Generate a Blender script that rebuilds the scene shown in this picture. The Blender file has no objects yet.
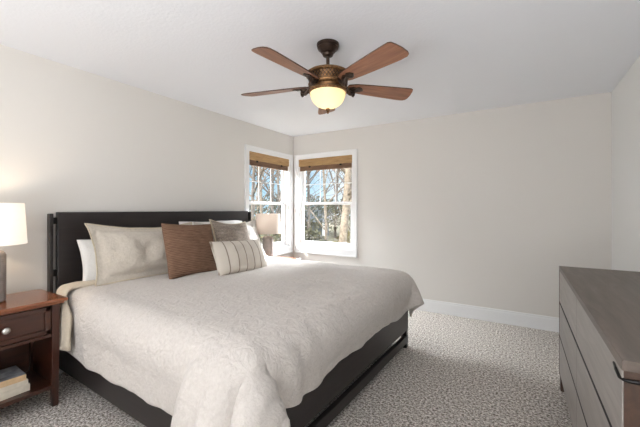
import bpy, bmesh, math, random
from mathutils import Vector, Matrix, noise as mnoise

S = bpy.context.scene
COL = S.collection
PI = math.pi
R = math.radians

# ------------------------------------------------------------------ camera
CAM_Z = 1.29
F_PX = 328.0
cd = bpy.data.cameras.new('camera')
cam = bpy.data.objects.new('camera', cd)
COL.objects.link(cam)
cd.sensor_fit = 'HORIZONTAL'
cd.sensor_width = 36.0
cd.lens = 36.0 * F_PX / 640.0
cd.shift_y = -4.5 / 640.0
cd.clip_start = 0.02
cd.clip_end = 300
cam.location = (0, 0, CAM_Z)
cam.rotation_euler = (R(90), 0, R(31.5))
S.camera = cam

# ------------------------------------------------------------------ colour management
S.view_settings.view_transform = 'Standard'
S.view_settings.look = 'None'
S.view_settings.gamma = 1.0
S.view_settings.use_curve_mapping = False
S.view_settings.exposure = 0.42
S.cycles.use_denoising = True
S.cycles.max_bounces = 10
S.cycles.diffuse_bounces = 6
S.cycles.transparent_max_bounces = 12
S.cycles.sample_clamp_indirect = 6.0
S.cycles.caustics_reflective = False
S.cycles.caustics_refractive = False

# ------------------------------------------------------------------ sky
W = bpy.data.worlds.new('sky')
S.world = W
W.use_nodes = True
nt = W.node_tree
for n in list(nt.nodes):
    nt.nodes.remove(n)
wo = nt.nodes.new('ShaderNodeOutputWorld')
bg = nt.nodes.new('ShaderNodeBackground')
tc = nt.nodes.new('ShaderNodeTexCoord')
sep = nt.nodes.new('ShaderNodeSeparateXYZ')
rmp = nt.nodes.new('ShaderNodeValToRGB')
rmp.color_ramp.elements[0].position = 0.0
rmp.color_ramp.elements[0].color = (0.42, 0.62, 0.75, 1)
rmp.color_ramp.elements[1].position = 0.2
rmp.color_ramp.elements[1].color = (0.22, 0.46, 0.68, 1)
el = rmp.color_ramp.elements.new(0.45)
el.color = (0.52, 0.55, 0.57, 1)
cl = nt.nodes.new('ShaderNodeTexNoise')
cl.inputs['Scale'].default_value = 3.0
cl.inputs['Detail'].default_value = 6
clr = nt.nodes.new('ShaderNodeValToRGB')
clr.color_ramp.elements[0].position = 0.5
clr.color_ramp.elements[1].position = 0.75
mx = nt.nodes.new('ShaderNodeMixRGB')
mx.inputs[2].default_value = (0.95, 0.96, 0.97, 1)
nt.links.new(tc.outputs['Generated'], sep.inputs[0])
nt.links.new(sep.outputs['Z'], rmp.inputs[0])
nt.links.new(tc.outputs['Generated'], cl.inputs['Vector'])
nt.links.new(cl.outputs[0], clr.inputs[0])
nt.links.new(clr.outputs[0], mx.inputs[0])
nt.links.new(rmp.outputs[0], mx.inputs[1])
nt.links.new(mx.outputs[0], bg.inputs[0])
nt.links.new(bg.outputs[0], wo.inputs[0])
zr = nt.nodes.new('ShaderNodeMapRange')
zr.inputs['From Min'].default_value = 0.16
zr.inputs['From Max'].default_value = 0.50
zr.inputs['To Min'].default_value = 1.1
zr.inputs['To Max'].default_value = 10.0
nt.links.new(sep.outputs['Z'], zr.inputs[0])
nt.links.new(zr.outputs[0], bg.inputs[1])


def light(name, kind, loc, energy, color, rot=(0, 0, 0), **kw):
    l = bpy.data.lights.new(name, kind)
    l.energy = energy
    l.color = color
    for k, v in kw.items():
        setattr(l, k, v)
    o = bpy.data.objects.new(name, l)
    o.location = loc
    o.rotation_euler = rot
    COL.objects.link(o)
    return o


sun = light('sun', 'SUN', (0, 0, 20), 4.5, (1.0, 0.93, 0.82), angle=R(1.0))
sun.rotation_euler = Vector((0.42, 1.0, -0.32)).to_track_quat('-Z', 'Y').to_euler()
# unseen fill lamps added behind the camera to brighten ceiling and walls
light('ceiling_fill', 'AREA', (-0.4, -1.9, 0.7), 108, (0.97, 0.985, 1.0),
      rot=(R(172), R(-6), 0), shape='RECTANGLE', size=1.8, size_y=1.4)

light('side_fill', 'AREA', (-3.0, -3.0, 1.4), 48, (0.97, 0.985, 1.0),
      rot=(R(90), 0, R(-65)), shape='RECTANGLE', size=2.2, size_y=2.0)
# area lamps added outdoors above each window to boost the sky light
for nm, pos, tgt, en in (('sky_fill_side', (-7.5, 3.7, 5.0), (-1.2, 3.6, 1.0), 330), ('sky_fill_back', (-1.9, 9.2, 5.3), (-2.2, 2.6, 1.0), 1000)):
    o = light(nm, 'AREA', pos, en, (0.92, 0.965, 1.0), shape='RECTANGLE', size=3.2, size_y=2.2, spread=R(75))
    o.rotation_euler = (Vector(tgt) - Vector(pos)).to_track_quat('-Z', 'Y').to_euler()

# ------------------------------------------------------------------ materials


def new_mat(name):
    m = bpy.data.materials.new(name)
    m.use_nodes = True
    t = m.node_tree
    b = t.nodes.get('Principled BSDF')
    return m, t, b


def N(t, kind, **inp):
    n = t.nodes.new(kind)
    for k, v in inp.items():
        n.inputs[k.replace('_', ' ')].default_value = v
    return n


def ramp(t, stops):
    r = t.nodes.new('ShaderNodeValToRGB')
    e = r.color_ramp.elements
    while len(e) < len(stops):
        e.new(0.5)
    for i, (p, c) in enumerate(stops):
        e[i].position = p
        e[i].color = (c[0], c[1], c[2], 1)
    return r


def bump(t, b, src, strength, dist=0.01):
    n = t.nodes.new('ShaderNodeBump')
    n.inputs['Strength'].default_value = strength
    n.inputs['Distance'].default_value = dist
    t.links.new(src, n.inputs['Height'])
    if b.inputs['Normal'].is_linked:
        t.links.new(b.inputs['Normal'].links[0].from_socket, n.inputs['Normal'])
    t.links.new(n.outputs[0], b.inputs['Normal'])
    return n


def coords(t, scale=(1, 1, 1), rot=(0, 0, 0), kind='Object'):
    c = t.nodes.new('ShaderNodeTexCoord')
    m = t.nodes.new('ShaderNodeMapping')
    m.inputs['Scale'].default_value = scale
    m.inputs['Rotation'].default_value = rot
    t.links.new(c.outputs[kind], m.inputs[0])
    return m.outputs[0]


def plain(name, col, rough=0.5, metal=0.0, nscale=40, namp=0.08, bstr=0.0, spec=0.5):
    m, t, b = new_mat(name)
    v = coords(t)
    n = N(t, 'ShaderNodeTexNoise', Scale=nscale, Detail=3.0)
    t.links.new(v, n.inputs['Vector'])
    r = ramp(t, [(0.3, [c * (1 - namp) for c in col]), (0.7, [min(1, c * (1 + namp)) for c in col])])
    t.links.new(n.outputs[0], r.inputs[0])
    t.links.new(r.outputs[0], b.inputs['Base Color'])
    b.inputs['Roughness'].default_value = rough
    b.inputs['Metallic'].default_value = metal
    b.inputs['Specular IOR Level'].default_value = spec
    if bstr:
        bump(t, b, n.outputs[0], bstr, 0.005)
    return m


def wood(name, dark, light_, scale=(1, 12, 12), rough=0.4, nscale=3.0, bstr=0.05, coat=0.0, spec=0.5):
    m, t, b = new_mat(name)
    v = coords(t, scale)
    n = N(t, 'ShaderNodeTexNoise', Scale=nscale, Detail=6.0, Roughness=0.6, Distortion=0.6)
    t.links.new(v, n.inputs['Vector'])
    r = ramp(t, [(0.3, dark), (0.55, [(a + c) / 2 for a, c in zip(dark, light_)]), (0.75, light_)])
    t.links.new(n.outputs[0], r.inputs[0])
    t.links.new(r.outputs[0], b.inputs['Base Color'])
    b.inputs['Roughness'].default_value = rough
    b.inputs['Coat Weight'].default_value = coat
    b.inputs['Specular IOR Level'].default_value = spec
    bump(t, b, n.outputs[0], bstr, 0.003)
    return m


def fabric(name, col, col2=None, weave=500, wr_scale=9, wr=0.25, rough=0.95, sheen=0.2):
    """woven cloth: fine weave bump, small creases, slight slub colour variation"""
    m, t, b = new_mat(name)
    col2 = col2 or [c * 0.9 for c in col]
    v = coords(t)
    n = N(t, 'ShaderNodeTexNoise', Scale=60.0, Detail=4.0, Roughness=0.7)
    t.links.new(v, n.inputs['Vector'])
    r = ramp(t, [(0.35, col2), (0.65, col)])
    t.links.new(n.outputs[0], r.inputs[0])
    t.links.new(r.outputs[0], b.inputs['Base Color'])
    n2 = N(t, 'ShaderNodeTexNoise', Scale=float(wr_scale), Detail=5.0, Roughness=0.6, Distortion=1.2)
    t.links.new(v, n2.inputs['Vector'])
    bump(t, b, n2.outputs[0], wr, 0.03)
    n3 = N(t, 'ShaderNodeTexNoise', Scale=float(weave), Detail=1.0)
    t.links.new(v, n3.inputs['Vector'])
    bump(t, b, n3.outputs[0], 0.12, 0.003)
    b.inputs['Roughness'].default_value = rough
    b.inputs['Sheen Weight'].default_value = sheen
    b.inputs['Specular IOR Level'].default_value = 0.15
    return m


M = {}


def wall_mat(name, col, bscale=90, bstr=0.06):
    m, t, b = new_mat(name)
    v = coords(t)
    n = N(t, 'ShaderNodeTexNoise', Scale=float(bscale), Detail=3.0)
    t.links.new(v, n.inputs['Vector'])
    b.inputs['Base Color'].default_value = (*col, 1)
    b.inputs['Roughness'].default_value = 0.85
    b.inputs['Specular IOR Level'].default_value = 0.2
    bump(t, b, n.outputs[0], bstr, 0.004)
    return m


M['wall'] = wall_mat('wall_paint', (0.715, 0.687, 0.648))
M['wall_daylit'] = wall_mat('wall_paint_daylit', (0.79, 0.79, 0.775))  # right wall: extra daylight put into the paint colour
M['ceiling'] = wall_mat('ceiling_texture', (0.82, 0.835, 0.87), 55, 0.35)
M['trim'] = plain('white_trim_paint', (0.83, 0.83, 0.83), 0.4, namp=0.01)


def carpet_mat():
    m, t, b = new_mat('carpet_shag')
    v = coords(t)
    n = N(t, 'ShaderNodeTexNoise', Scale=66.0, Detail=4.0, Roughness=0.8)
    t.links.new(v, n.inputs['Vector'])
    r = ramp(t, [(0.39, (0.13, 0.11, 0.09)), (0.49, (0.48, 0.435, 0.39)), (0.595, (0.94, 0.89, 0.84))])
    t.links.new(n.outputs[0], r.inputs[0])
    t.links.new(r.outputs[0], b.inputs['Base Color'])
    n2 = N(t, 'ShaderNodeTexNoise', Scale=60.0, Detail=5.0, Roughness=0.75)
    t.links.new(v, n2.inputs['Vector'])
    bump(t, b, n2.outputs[0], 0.6, 0.02)
    b.inputs['Roughness'].default_value = 1.0
    b.inputs['Specular IOR Level'].default_value = 0.0
    return m


M['carpet'] = carpet_mat()
M['espresso'] = wood('espresso_wood', (0.012, 0.009, 0.009), (0.024, 0.018, 0.017), (1, 10, 10), 0.42, bstr=0.03)
M['espresso_y'] = wood('espresso_wood_wide', (0.012, 0.009, 0.009), (0.024, 0.018, 0.017), (10, 1, 10), 0.42, bstr=0.03)
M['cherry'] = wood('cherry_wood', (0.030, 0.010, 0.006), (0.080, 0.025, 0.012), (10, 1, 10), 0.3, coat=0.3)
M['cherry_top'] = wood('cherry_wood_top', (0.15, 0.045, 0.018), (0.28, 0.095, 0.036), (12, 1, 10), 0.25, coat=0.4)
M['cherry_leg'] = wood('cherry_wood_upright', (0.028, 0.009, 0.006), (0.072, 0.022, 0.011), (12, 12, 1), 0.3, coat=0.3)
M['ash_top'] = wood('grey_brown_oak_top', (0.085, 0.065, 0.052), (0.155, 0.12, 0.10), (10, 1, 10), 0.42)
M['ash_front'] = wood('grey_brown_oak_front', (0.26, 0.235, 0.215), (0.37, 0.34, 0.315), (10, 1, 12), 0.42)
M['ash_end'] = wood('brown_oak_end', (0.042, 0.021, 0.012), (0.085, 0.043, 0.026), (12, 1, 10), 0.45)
M['gap_shade'] = plain('gap_shade_black', (0.006, 0.005, 0.005), 0.8)  # near-black colour stands in for the shade inside the dresser gaps
M['nickel'] = plain('brushed_nickel', (0.62, 0.60, 0.56), 0.3, 1.0, namp=0.03)
M['brass'] = plain('aged_brass', (0.42, 0.33, 0.2), 0.35, 1.0)
M['black_metal'] = plain('black_metal', (0.012, 0.011, 0.011), 0.35, 0.6)
M['bronze'] = plain('oil_rubbed_bronze', (0.055, 0.035, 0.026), 0.38, 0.75, namp=0.25)
M['bronze_gold'] = plain('antique_bronze', (0.20, 0.105, 0.045), 0.4, 0.8, 60, 0.5, 0.3)
M['blade'] = wood('walnut_blade', (0.18, 0.070, 0.033), (0.38, 0.165, 0.085), (1.5, 16, 16), 0.4, 2.5)
M['blade_edge'] = plain('dark_blade_edge', (0.07, 0.03, 0.018), 0.5)
M['duvet'] = fabric('linen_duvet', (0.62, 0.575, 0.535), (0.55, 0.505, 0.465), 420, 16, 0.55)
M['duvet_lining'] = fabric('linen_lining', (0.60, 0.52, 0.41), None, 420, 14, 0.4)
M['sheet'] = fabric('white_sheet', (0.80, 0.78, 0.75), (0.77, 0.75, 0.72), 600, 10, 0.35)
M['sham'] = fabric('oatmeal_sham', (0.57, 0.515, 0.445), (0.50, 0.45, 0.38), 380, 12, 0.4)
M['sham_pale'] = fabric('pale_sham', (0.58, 0.55, 0.51), (0.52, 0.49, 0.45), 380, 12, 0.4)
M['mattress'] = fabric('mattress_ticking', (0.8, 0.79, 0.77), None, 500, 10, 0.1)
M['cream'] = fabric('cream_piping', (0.56, 0.48, 0.36), None, 500, 20, 0.1)


def brown_mat():
    m, t, b = new_mat('brown_ribbed_cloth')
    v = coords(t, (1, 1, 1))
    w = N(t, 'ShaderNodeTexWave', Scale=22.0, Distortion=1.2, Detail=2.0)
    w.bands_direction = 'Z'
    w.inputs['Detail Scale'].default_value = 3.0
    t.links.new(v, w.inputs['Vector'])
    v2 = coords(t, (6, 6, 60))
    n = N(t, 'ShaderNodeTexNoise', Scale=3.0, Detail=3.0)
    t.links.new(v2, n.inputs['Vector'])
    a = t.nodes.new('ShaderNodeMath')
    a.operation = 'MULTIPLY_ADD'
    t.links.new(w.outputs[1], a.inputs[0])
    a.inputs[1].default_value = 0.35
    t.links.new(n.outputs[0], a.inputs[2])
    r = ramp(t, [(0.35, (0.10, 0.055, 0.034)), (0.6, (0.165, 0.093, 0.06)), (0.9, (0.25, 0.15, 0.10))])
    t.links.new(a.outputs[0], r.inputs[0])
    t.links.new(r.outputs[0], b.inputs['Base Color'])
    bump(t, b, a.outputs[0], 0.4, 0.006)
    b.inputs['Roughness'].default_value = 0.9
    b.inputs['Specular IOR Level'].default_value = 0.15
    return m


def grey_mat():
    m, t, b = new_mat('grey_heather_cloth')
    v = coords(t, (1, 1, 1))
    n = N(t, 'ShaderNodeTexNoise', Scale=110.0, Detail=3.0, Roughness=0.7)
    t.links.new(v, n.inputs['Vector'])
    n2 = N(t, 'ShaderNodeTexNoise', Scale=7.0, Detail=2.0)
    t.links.new(coords(t, (1, 1, 5)), n2.inputs['Vector'])
    a = t.nodes.new('ShaderNodeMath')
    a.operation = 'MULTIPLY_ADD'
    t.links.new(n2.outputs[0], a.inputs[0])
    a.inputs[1].default_value = 0.5
    t.links.new(n.outputs[0], a.inputs[2])
    r = ramp(t, [(0.5, (0.13, 0.098, 0.074)), (0.75, (0.27, 0.22, 0.18)), (1.0, (0.45, 0.39, 0.33))])
    t.links.new(a.outputs[0], r.inputs[0])
    t.links.new(r.outputs[0], b.inputs['Base Color'])
    bump(t, b, n.outputs[0], 0.4, 0.005)
    b.inputs['Roughness'].default_value = 0.95
    return m


def stripe_mat():
    m, t, b = new_mat('striped_cotton')
    c = t.nodes.new('ShaderNodeTexCoord')
    s = t.nodes.new('ShaderNodeSeparateXYZ')
    t.links.new(c.outputs['Object'], s.inputs[0])
    wob = N(t, 'ShaderNodeTexNoise', Scale=9.0, Detail=2.0)
    t.links.new(c.outputs['Object'], wob.inputs['Vector'])
    a0 = t.nodes.new('ShaderNodeMath')
    a0.operation = 'MULTIPLY_ADD'
    t.links.new(wob.outputs[0], a0.inputs[0])
    a0.inputs[1].default_value = 0.012
    t.links.new(s.outputs['X'], a0.inputs[2])
    md = t.nodes.new('ShaderNodeMath')
    md.operation = 'PINGPONG'
    t.links.new(a0.outputs[0], md.inputs[0])
    md.inputs[1].default_value = 0.047
    r = ramp(t, [(0.0, (0.17, 0.12, 0.085)), (0.003, (0.17, 0.12, 0.085)), (0.0055, (0.60, 0.545, 0.475))])
    t.links.new(md.outputs[0], r.inputs[0])
    t.links.new(r.outputs[0], b.inputs['Base Color'])
    n2 = N(t, 'ShaderNodeTexNoise', Scale=14.0, Detail=4.0)
    t.links.new(c.outputs['Object'], n2.inputs['Vector'])
    bump(t, b, n2.outputs[0], 0.25, 0.02)
    n3 = N(t, 'ShaderNodeTexNoise', Scale=420.0)
    t.links.new(c.outputs['Object'], n3.inputs['Vector'])
    bump(t, b, n3.outputs[0], 0.15, 0.003)
    b.inputs['Roughness'].default_value = 0.95
    return m


M['brown'] = brown_mat()
M['grey'] = grey_mat()
M['stripe'] = stripe_mat()


def bamboo_mat(name, dark, lite):
    m, t, b = new_mat(name)
    v = coords(t, (3, 3, 90))
    n = N(t, 'ShaderNodeTexNoise', Scale=2.0, Detail=3.0, Roughness=0.6)
    t.links.new(v, n.inputs['Vector'])
    r = ramp(t, [(0.35, dark), (0.65, lite)])
    t.links.new(n.outputs[0], r.inputs[0])
    t.links.new(r.outputs[0], b.inputs['Base Color'])
    bump(t, b, n.outputs[0], 0.3, 0.004)
    b.inputs['Roughness'].default_value = 0.6
    return m


M['bamboo'] = bamboo_mat('woven_bamboo', (0.30, 0.17, 0.07), (0.55, 0.36, 0.17))
M['bamboo_dark'] = bamboo_mat('bamboo_slats', (0.13, 0.07, 0.04), (0.26, 0.15, 0.09))


def glass_mat():
    m, t, b = new_mat('window_glass')
    t.nodes.remove(b)
    o = t.nodes['Material Output']
    tr = t.nodes.new('ShaderNodeBsdfTransparent')
    gl = t.nodes.new('ShaderNodeBsdfGlossy')
    gl.inputs['Roughness'].default_value = 0.02
    mm = t.nodes.new('ShaderNodeMixShader')
    mm.inputs[0].default_value = 0.04
    t.links.new(tr.outputs[0], mm.inputs[1])
    t.links.new(gl.outputs[0], mm.inputs[2])
    t.links.new(mm.outputs[0], o.inputs[0])
    return m


M['glass'] = glass_mat()


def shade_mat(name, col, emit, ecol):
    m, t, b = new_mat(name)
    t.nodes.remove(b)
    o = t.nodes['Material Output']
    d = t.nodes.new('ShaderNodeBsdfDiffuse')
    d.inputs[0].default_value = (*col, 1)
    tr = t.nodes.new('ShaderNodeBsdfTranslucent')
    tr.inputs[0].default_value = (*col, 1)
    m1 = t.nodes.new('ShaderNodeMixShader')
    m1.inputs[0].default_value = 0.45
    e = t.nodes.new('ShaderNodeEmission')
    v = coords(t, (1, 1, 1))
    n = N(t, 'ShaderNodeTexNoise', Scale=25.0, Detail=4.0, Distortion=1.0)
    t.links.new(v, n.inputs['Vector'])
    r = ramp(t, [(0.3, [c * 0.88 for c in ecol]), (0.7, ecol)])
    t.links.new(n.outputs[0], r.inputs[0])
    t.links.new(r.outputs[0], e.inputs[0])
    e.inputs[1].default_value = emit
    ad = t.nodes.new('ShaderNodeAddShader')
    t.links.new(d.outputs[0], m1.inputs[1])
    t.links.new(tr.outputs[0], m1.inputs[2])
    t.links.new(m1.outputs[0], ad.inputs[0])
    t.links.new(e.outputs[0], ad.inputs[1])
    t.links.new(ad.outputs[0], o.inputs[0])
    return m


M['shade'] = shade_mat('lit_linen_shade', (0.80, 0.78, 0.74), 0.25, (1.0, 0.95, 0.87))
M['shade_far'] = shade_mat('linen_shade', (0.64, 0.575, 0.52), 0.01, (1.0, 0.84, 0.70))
M['bowl'] = shade_mat('alabaster_glass', (0.80, 0.68, 0.46), 0.27, (1.0, 0.78, 0.42))
M['ceramic'] = plain('taupe_ribbed_ceramic', (0.27, 0.235, 0.215), 0.7, 0, 30, 0.12)
M['book_blue'] = plain('blue_grey_jacket', (0.22, 0.225, 0.235), 0.4, 0, 25, 0.5)
M['book_spine'] = plain('tan_jacket', (0.60, 0.42, 0.24), 0.5, 0, 30, 0.15)
M['book_cream'] = plain('cream_jacket', (0.64, 0.58, 0.48), 0.5, 0, 30, 0.1)
M['paper'] = plain('page_paper', (0.72, 0.66, 0.55), 0.8, 0, 200, 0.1)
M['bark'] = plain('tree_bark', (0.20, 0.16, 0.12), 0.9, 0, 9, 0.45, 0.5)
M['bark_dark'] = plain('dark_tree_bark', (0.13, 0.105, 0.085), 0.9, 0, 9, 0.45, 0.5)
M['leaf'] = plain('evergreen_leaf', (0.055, 0.052, 0.026), 0.8, 0, 6, 0.5)
M['leaf_olive'] = plain('olive_leaf', (0.11, 0.09, 0.038), 0.8, 0, 6, 0.5)
M['lawn'] = plain('winter_lawn', (0.09, 0.08, 0.045), 1.0, 0, 2.5, 0.5, 0.4)
M['siding'] = plain('grey_house_siding', (0.10, 0.115, 0.13), 0.8, 0, 8, 0.08)
M['roofing'] = plain('grey_shingles', (0.07, 0.075, 0.085), 0.9, 0, 20, 0.3)
M['house_glass'] = plain('dark_house_glass', (0.03, 0.04, 0.05), 0.1, 0, 4, 0.2)

# ------------------------------------------------------------------ builders


class MB:
    def __init__(self):
        self.bm = bmesh.new()

    def box(self, x0, x1, y0, y1, z0, z1, bev=0.0, seg=2):
        r = bmesh.ops.create_cube(self.bm, size=1.0)
        vs = r['verts']
        for v in vs:
            v.co = Vector((x0 + (v.co.x + .5) * (x1 - x0), y0 + (v.co.y + .5) * (y1 - y0), z0 + (v.co.z + .5) * (z1 - z0)))
        if bev:
            es = list({e for v in vs for e in v.link_edges})
            bmesh.ops.bevel(self.bm, geom=es, offset=bev, segments=seg, affect='EDGES', profile=0.5)
        return self

    def lathe(self, prof, seg=40, c=(0, 0, 0), cap=True):
        rings = []
        for r, z in prof:
            ring = []
            for i in range(seg):
                a = 2 * PI * i / seg
                ring.append(self.bm.verts.new((c[0] + r * math.cos(a), c[1] + r * math.sin(a), c[2] + z)))
            rings.append(ring)
        for a, b in zip(rings, rings[1:]):
            for i in range(seg):
                j = (i + 1) % seg
                self.bm.faces.new((a[i], a[j], b[j], b[i]))
        if cap:
            self.bm.faces.new(list(reversed(rings[0])))
            self.bm.faces.new(rings[-1])
        return self

    def tube(self, pts, rad, seg=8):
        pts = [Vector(p) for p in pts]
        if not hasattr(rad, '__len__'):
            rad = [rad] * len(pts)
        prev = None
        up = None
        rings = []
        for i, p in enumerate(pts):
            d = (pts[min(i + 1, len(pts) - 1)] - pts[max(i - 1, 0)]).normalized()
            if up is None:
                up = Vector((0, 0, 1)) if abs(d.z) < 0.9 else Vector((1, 0, 0))
            x = d.cross(up)
            if x.length < 1e-5:
                x = d.cross(Vector((0, 1, 0)))
            x.normalize()
            up = x.cross(d).normalized()
            rings.append([self.bm.verts.new(p + rad[i] * (math.cos(2 * PI * k / seg) * x + math.sin(2 * PI * k / seg) * up)) for k in range(seg)])
        for a, b in zip(rings, rings[1:]):
            for k in range(seg):
                j = (k + 1) % seg
                self.bm.faces.new((a[k], a[j], b[j], b[k]))
        if len(rings) > 1:
            self.bm.faces.new(list(reversed(rings[0])))
            self.bm.faces.new(rings[-1])
        return self

    def prism(self, outline, z0, z1, bev=0.0):
        """outline in XY, extruded in Z"""
        lo = [self.bm.verts.new((x, y, z0)) for x, y in outline]
        hi = [self.bm.verts.new((x, y, z1)) for x, y in outline]
        fs = [self.bm.faces.new(list(reversed(lo))), self.bm.faces.new(hi)]
        n = len(lo)
        for i in range(n):
            j = (i + 1) % n
            self.bm.faces.new((lo[i], lo[j], hi[j], hi[i]))
        if bev:
            es = [e for f in fs for e in f.edges]
            bmesh.ops.bevel(self.bm, geom=es, offset=bev, segments=2, affect='EDGES', profile=0.5)
        return self

    def sphere(self, c, r, sub=2, sc=(1, 1, 1)):
        q = bmesh.ops.create_icosphere(self.bm, subdivisions=sub, radius=r)
        for v in q['verts']:
            v.co = Vector((c[0] + v.co.x * sc[0], c[1] + v.co.y * sc[1], c[2] + v.co.z * sc[2]))
        return self

    def xf(self, mtx):
        bmesh.ops.transform(self.bm, matrix=mtx, verts=self.bm.verts[:])
        return self

    def build(self, name, mat, parent=None, smooth=False, loc=None):
        bm = self.bm
        bmesh.ops.recalc_face_normals(bm, faces=bm.faces[:])
        me = bpy.data.meshes.new(name)
        bm.to_mesh(me)
        bm.free()
        if smooth:
            for p in me.polygons:
                p.use_smooth = True
            if smooth != 'all':
                me.set_sharp_from_angle(angle=R(40))
        me.materials.append(mat)
        o = bpy.data.objects.new(name, me)
        COL.objects.link(o)
        if parent:
            o.parent = parent
        if loc:
            o.location = loc
        return o


def tag(o, label, cat, group=None, kind=None):
    o['label'] = label
    o['category'] = cat
    if group:
        o['group'] = group
    if kind:
        o['kind'] = kind
    return o


def thing(name, label, cat, loc=(0, 0, 0), rotz=0, group=None):
    o = bpy.data.objects.new(name, None)
    o.empty_display_size = 0.1
    COL.objects.link(o)
    o.location = loc
    o.rotation_euler = (0, 0, rotz)
    return tag(o, label, cat, group)


def struct(o):
    o['kind'] = 'structure'
    return o


def dup(root, loc=None, label=None):
    r = root.copy()
    COL.objects.link(r)
    if loc:
        r.location = loc
    if label:
        r['label'] = label
    for ch in list(root.children):
        c = ch.copy()
        COL.objects.link(c)
        c.parent = r
        for g in ch.children:
            d = g.copy()
            COL.objects.link(d)
            d.parent = c
    return r


# ------------------------------------------------------------------ room shell
XL, XR, YB, YF, H = -3.10, 0.757, 4.24, -6.50, 2.44
TH = 0.13
# openings: left window along y, back window along x
WL = (3.225, 4.125)
WB = (-2.99, -2.045)
WZ = (0.70, 2.07)

struct(MB().box(XL - TH, XR + TH, YF - TH, YB + TH, -0.12, 0.0).build('floor', M['carpet']))
struct(MB().box(XL - TH, XR + TH, YF - TH, YB + TH, H, H + 0.15).build('ceiling', M['ceiling']))
b = MB()
b.box(XL - TH, XL, YF - TH, WL[0], 0, H).box(XL - TH, XL, WL[1], YB + TH, 0, H)
b.box(XL - TH, XL, WL[0], WL[1], 0, WZ[0]).box(XL - TH, XL, WL[0], WL[1], WZ[1], H)
struct(b.build('wall_left', M['wall']))
b = MB()
b.box(XL, WB[0], YB, YB + TH, 0, H).box(WB[1], XR + TH, YB, YB + TH, 0, H)
b.box(WB[0], WB[1], YB, YB + TH, 0, WZ[0]).box(WB[0], WB[1], YB, YB + TH, WZ[1], H)
struct(b.build('wall_back', M['wall']))
struct(MB().box(XR, XR + TH, YF, YB, 0, H).build('wall_right', M['wall_daylit']))
struct(MB().box(XL, XR + TH, YF - TH, YF, 0, H).build('wall_front', M['wall']))


def baseboard(name, x0, x1, y0, y1, axis, face):
    b = MB()
    b.box(x0, x1, y0, y1, 0, 0.128, 0.0)
    if axis == 'x':
        ya, yb = (y0 + 0.005, y1) if face < 0 else (y0, y1 - 0.005)
        b.box(x0, x1, ya, yb, 0.128, 0.150, 0.0)
    else:
        xa, xb = (x0 + 0.005, x1) if face < 0 else (x0, x1 - 0.005)
        b.box(xa, xb, y0, y1, 0.128, 0.150, 0.0)
    return struct(b.build(name, M['trim']))


baseboard('baseboard_back', XL, XR, YB - 0.016, YB, 'x', -1)
baseboard('baseboard_left', XL, XL + 0.016, YF, YB - 0.016, 'y', 1)
baseboard('baseboard_right', XR - 0.016, XR, YF, YB - 0.016, 'y', -1)


def make_window(name, width):
    """local frame: X along the wall, +Y outdoors, Y=0 the room face of the wall, Z from the floor"""
    w = width / 2
    z0, z1 = WZ
    root = bpy.data.objects.new(name, None)
    COL.objects.link(root)
    struct(root)
    cw, ct = 0.066, 0.020
    cb = 0.092
    b = MB()
    for (xa, xb, za, zb) in ((-w - cw, -w + 0.006, z0 - cb, z1 + cw), (w - 0.006, w + cw, z0 - cb, z1 + cw),
                             (-w, w, z1 - 0.006, z1 + cw), (-w, w, z0 - cb, z0 + 0.006)):
        b.box(xa, xb, -ct, 0, za, zb, 0.003)
    # back band
    for (xa, xb, za, zb) in ((-w - cw - .004, -w - cw + .016, z0 - cb - .004, z1 + cw + .004), (w + cw - .016, w + cw + .004, z0 - cb - .004, z1 + cw + .004),
                             (-w - cw, w + cw, z1 + cw - .016, z1 + cw + .004), (-w - cw, w + cw, z0 - cb - .004, z0 - cb + .016)):
        b.box(xa, xb, -ct - 0.008, 0, za, zb, 0.003)
    b.build('casing', M['trim'], root)
    b = MB()
    jt = 0.018
    b.box(-w, -w + jt, 0.0, TH, z0, z1).box(w - jt, w, 0.0, TH, z0, z1)
    b.box(-w, w, 0.0, TH, z1 - jt, z1).box(-w, w, 0.0, TH, z0, z0 + jt + 0.01)
    # stops
    for s in (-1, 1):
        b.box(s * (w - jt) - 0.012, s * (w - jt) + 0.012, 0.028, 0.040, z0, z1)
    b.build('jamb', M['trim'], root)
    zm = 1.375
    st = 0.042

    def sash(za, zb, ya, yb, rail_b, rail_t, nm):
        s = MB()
        xa, xb = -w + jt, w - jt
        s.box(xa, xa + st, ya, yb, za, zb, 0.003).box(xb - st, xb, ya, yb, za, zb, 0.003)
        s.box(xa + st, xb - st, ya, yb, za, za + rail_b, 0.003).box(xa + st, xb - st, ya, yb, zb - rail_t, zb, 0.003)
        f = s.build(nm, M['trim'], root)
        ym = (ya + yb) / 2
        MB().box(xa + st - .005, xb - st + .005, ym - 0.002, ym + 0.002, za + rail_b - .005, zb - rail_t + .005).build('pane', M['glass'], f)
        return f, xa + st, xb - st, ym, za + rail_b, zb - rail_t

    f, xa, xb, ym, za, zb = sash(zm - 0.02, z1 - jt, 0.078, 0.108, 0.04, 0.04, 'upper_sash')
    g = MB()
    for k in (1, 2):
        x = xa + (xb - xa) * k / 3
        g.box(x - 0.005, x + 0.005, ym + 0.003, ym + 0.008, za, zb)
    zc = (za + zb) / 2 - 0.03
    g.box(xa, xb, ym + 0.003, ym + 0.008, zc - 0.005, zc + 0.005)
    g.build('grille', M['trim'], f)
    f, xa, xb, ym, za, zb = sash(z0 + jt + 0.01, zm + 0.02, 0.042, 0.072, 0.062, 0.04, 'lower_sash')
    MB().box(-0.03, 0.03, 0.034, 0.044, zm + 0.0, zm + 0.02, 0.003).build('sash_lock', M['trim'], f)
    k = MB()
    k.box(-0.05, 0.05, 0.030, 0.044, z0 + jt + 0.04, z0 + jt + 0.052, 0.003)
    k.build('sash_lift', M['trim'], f)
    return root


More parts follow.
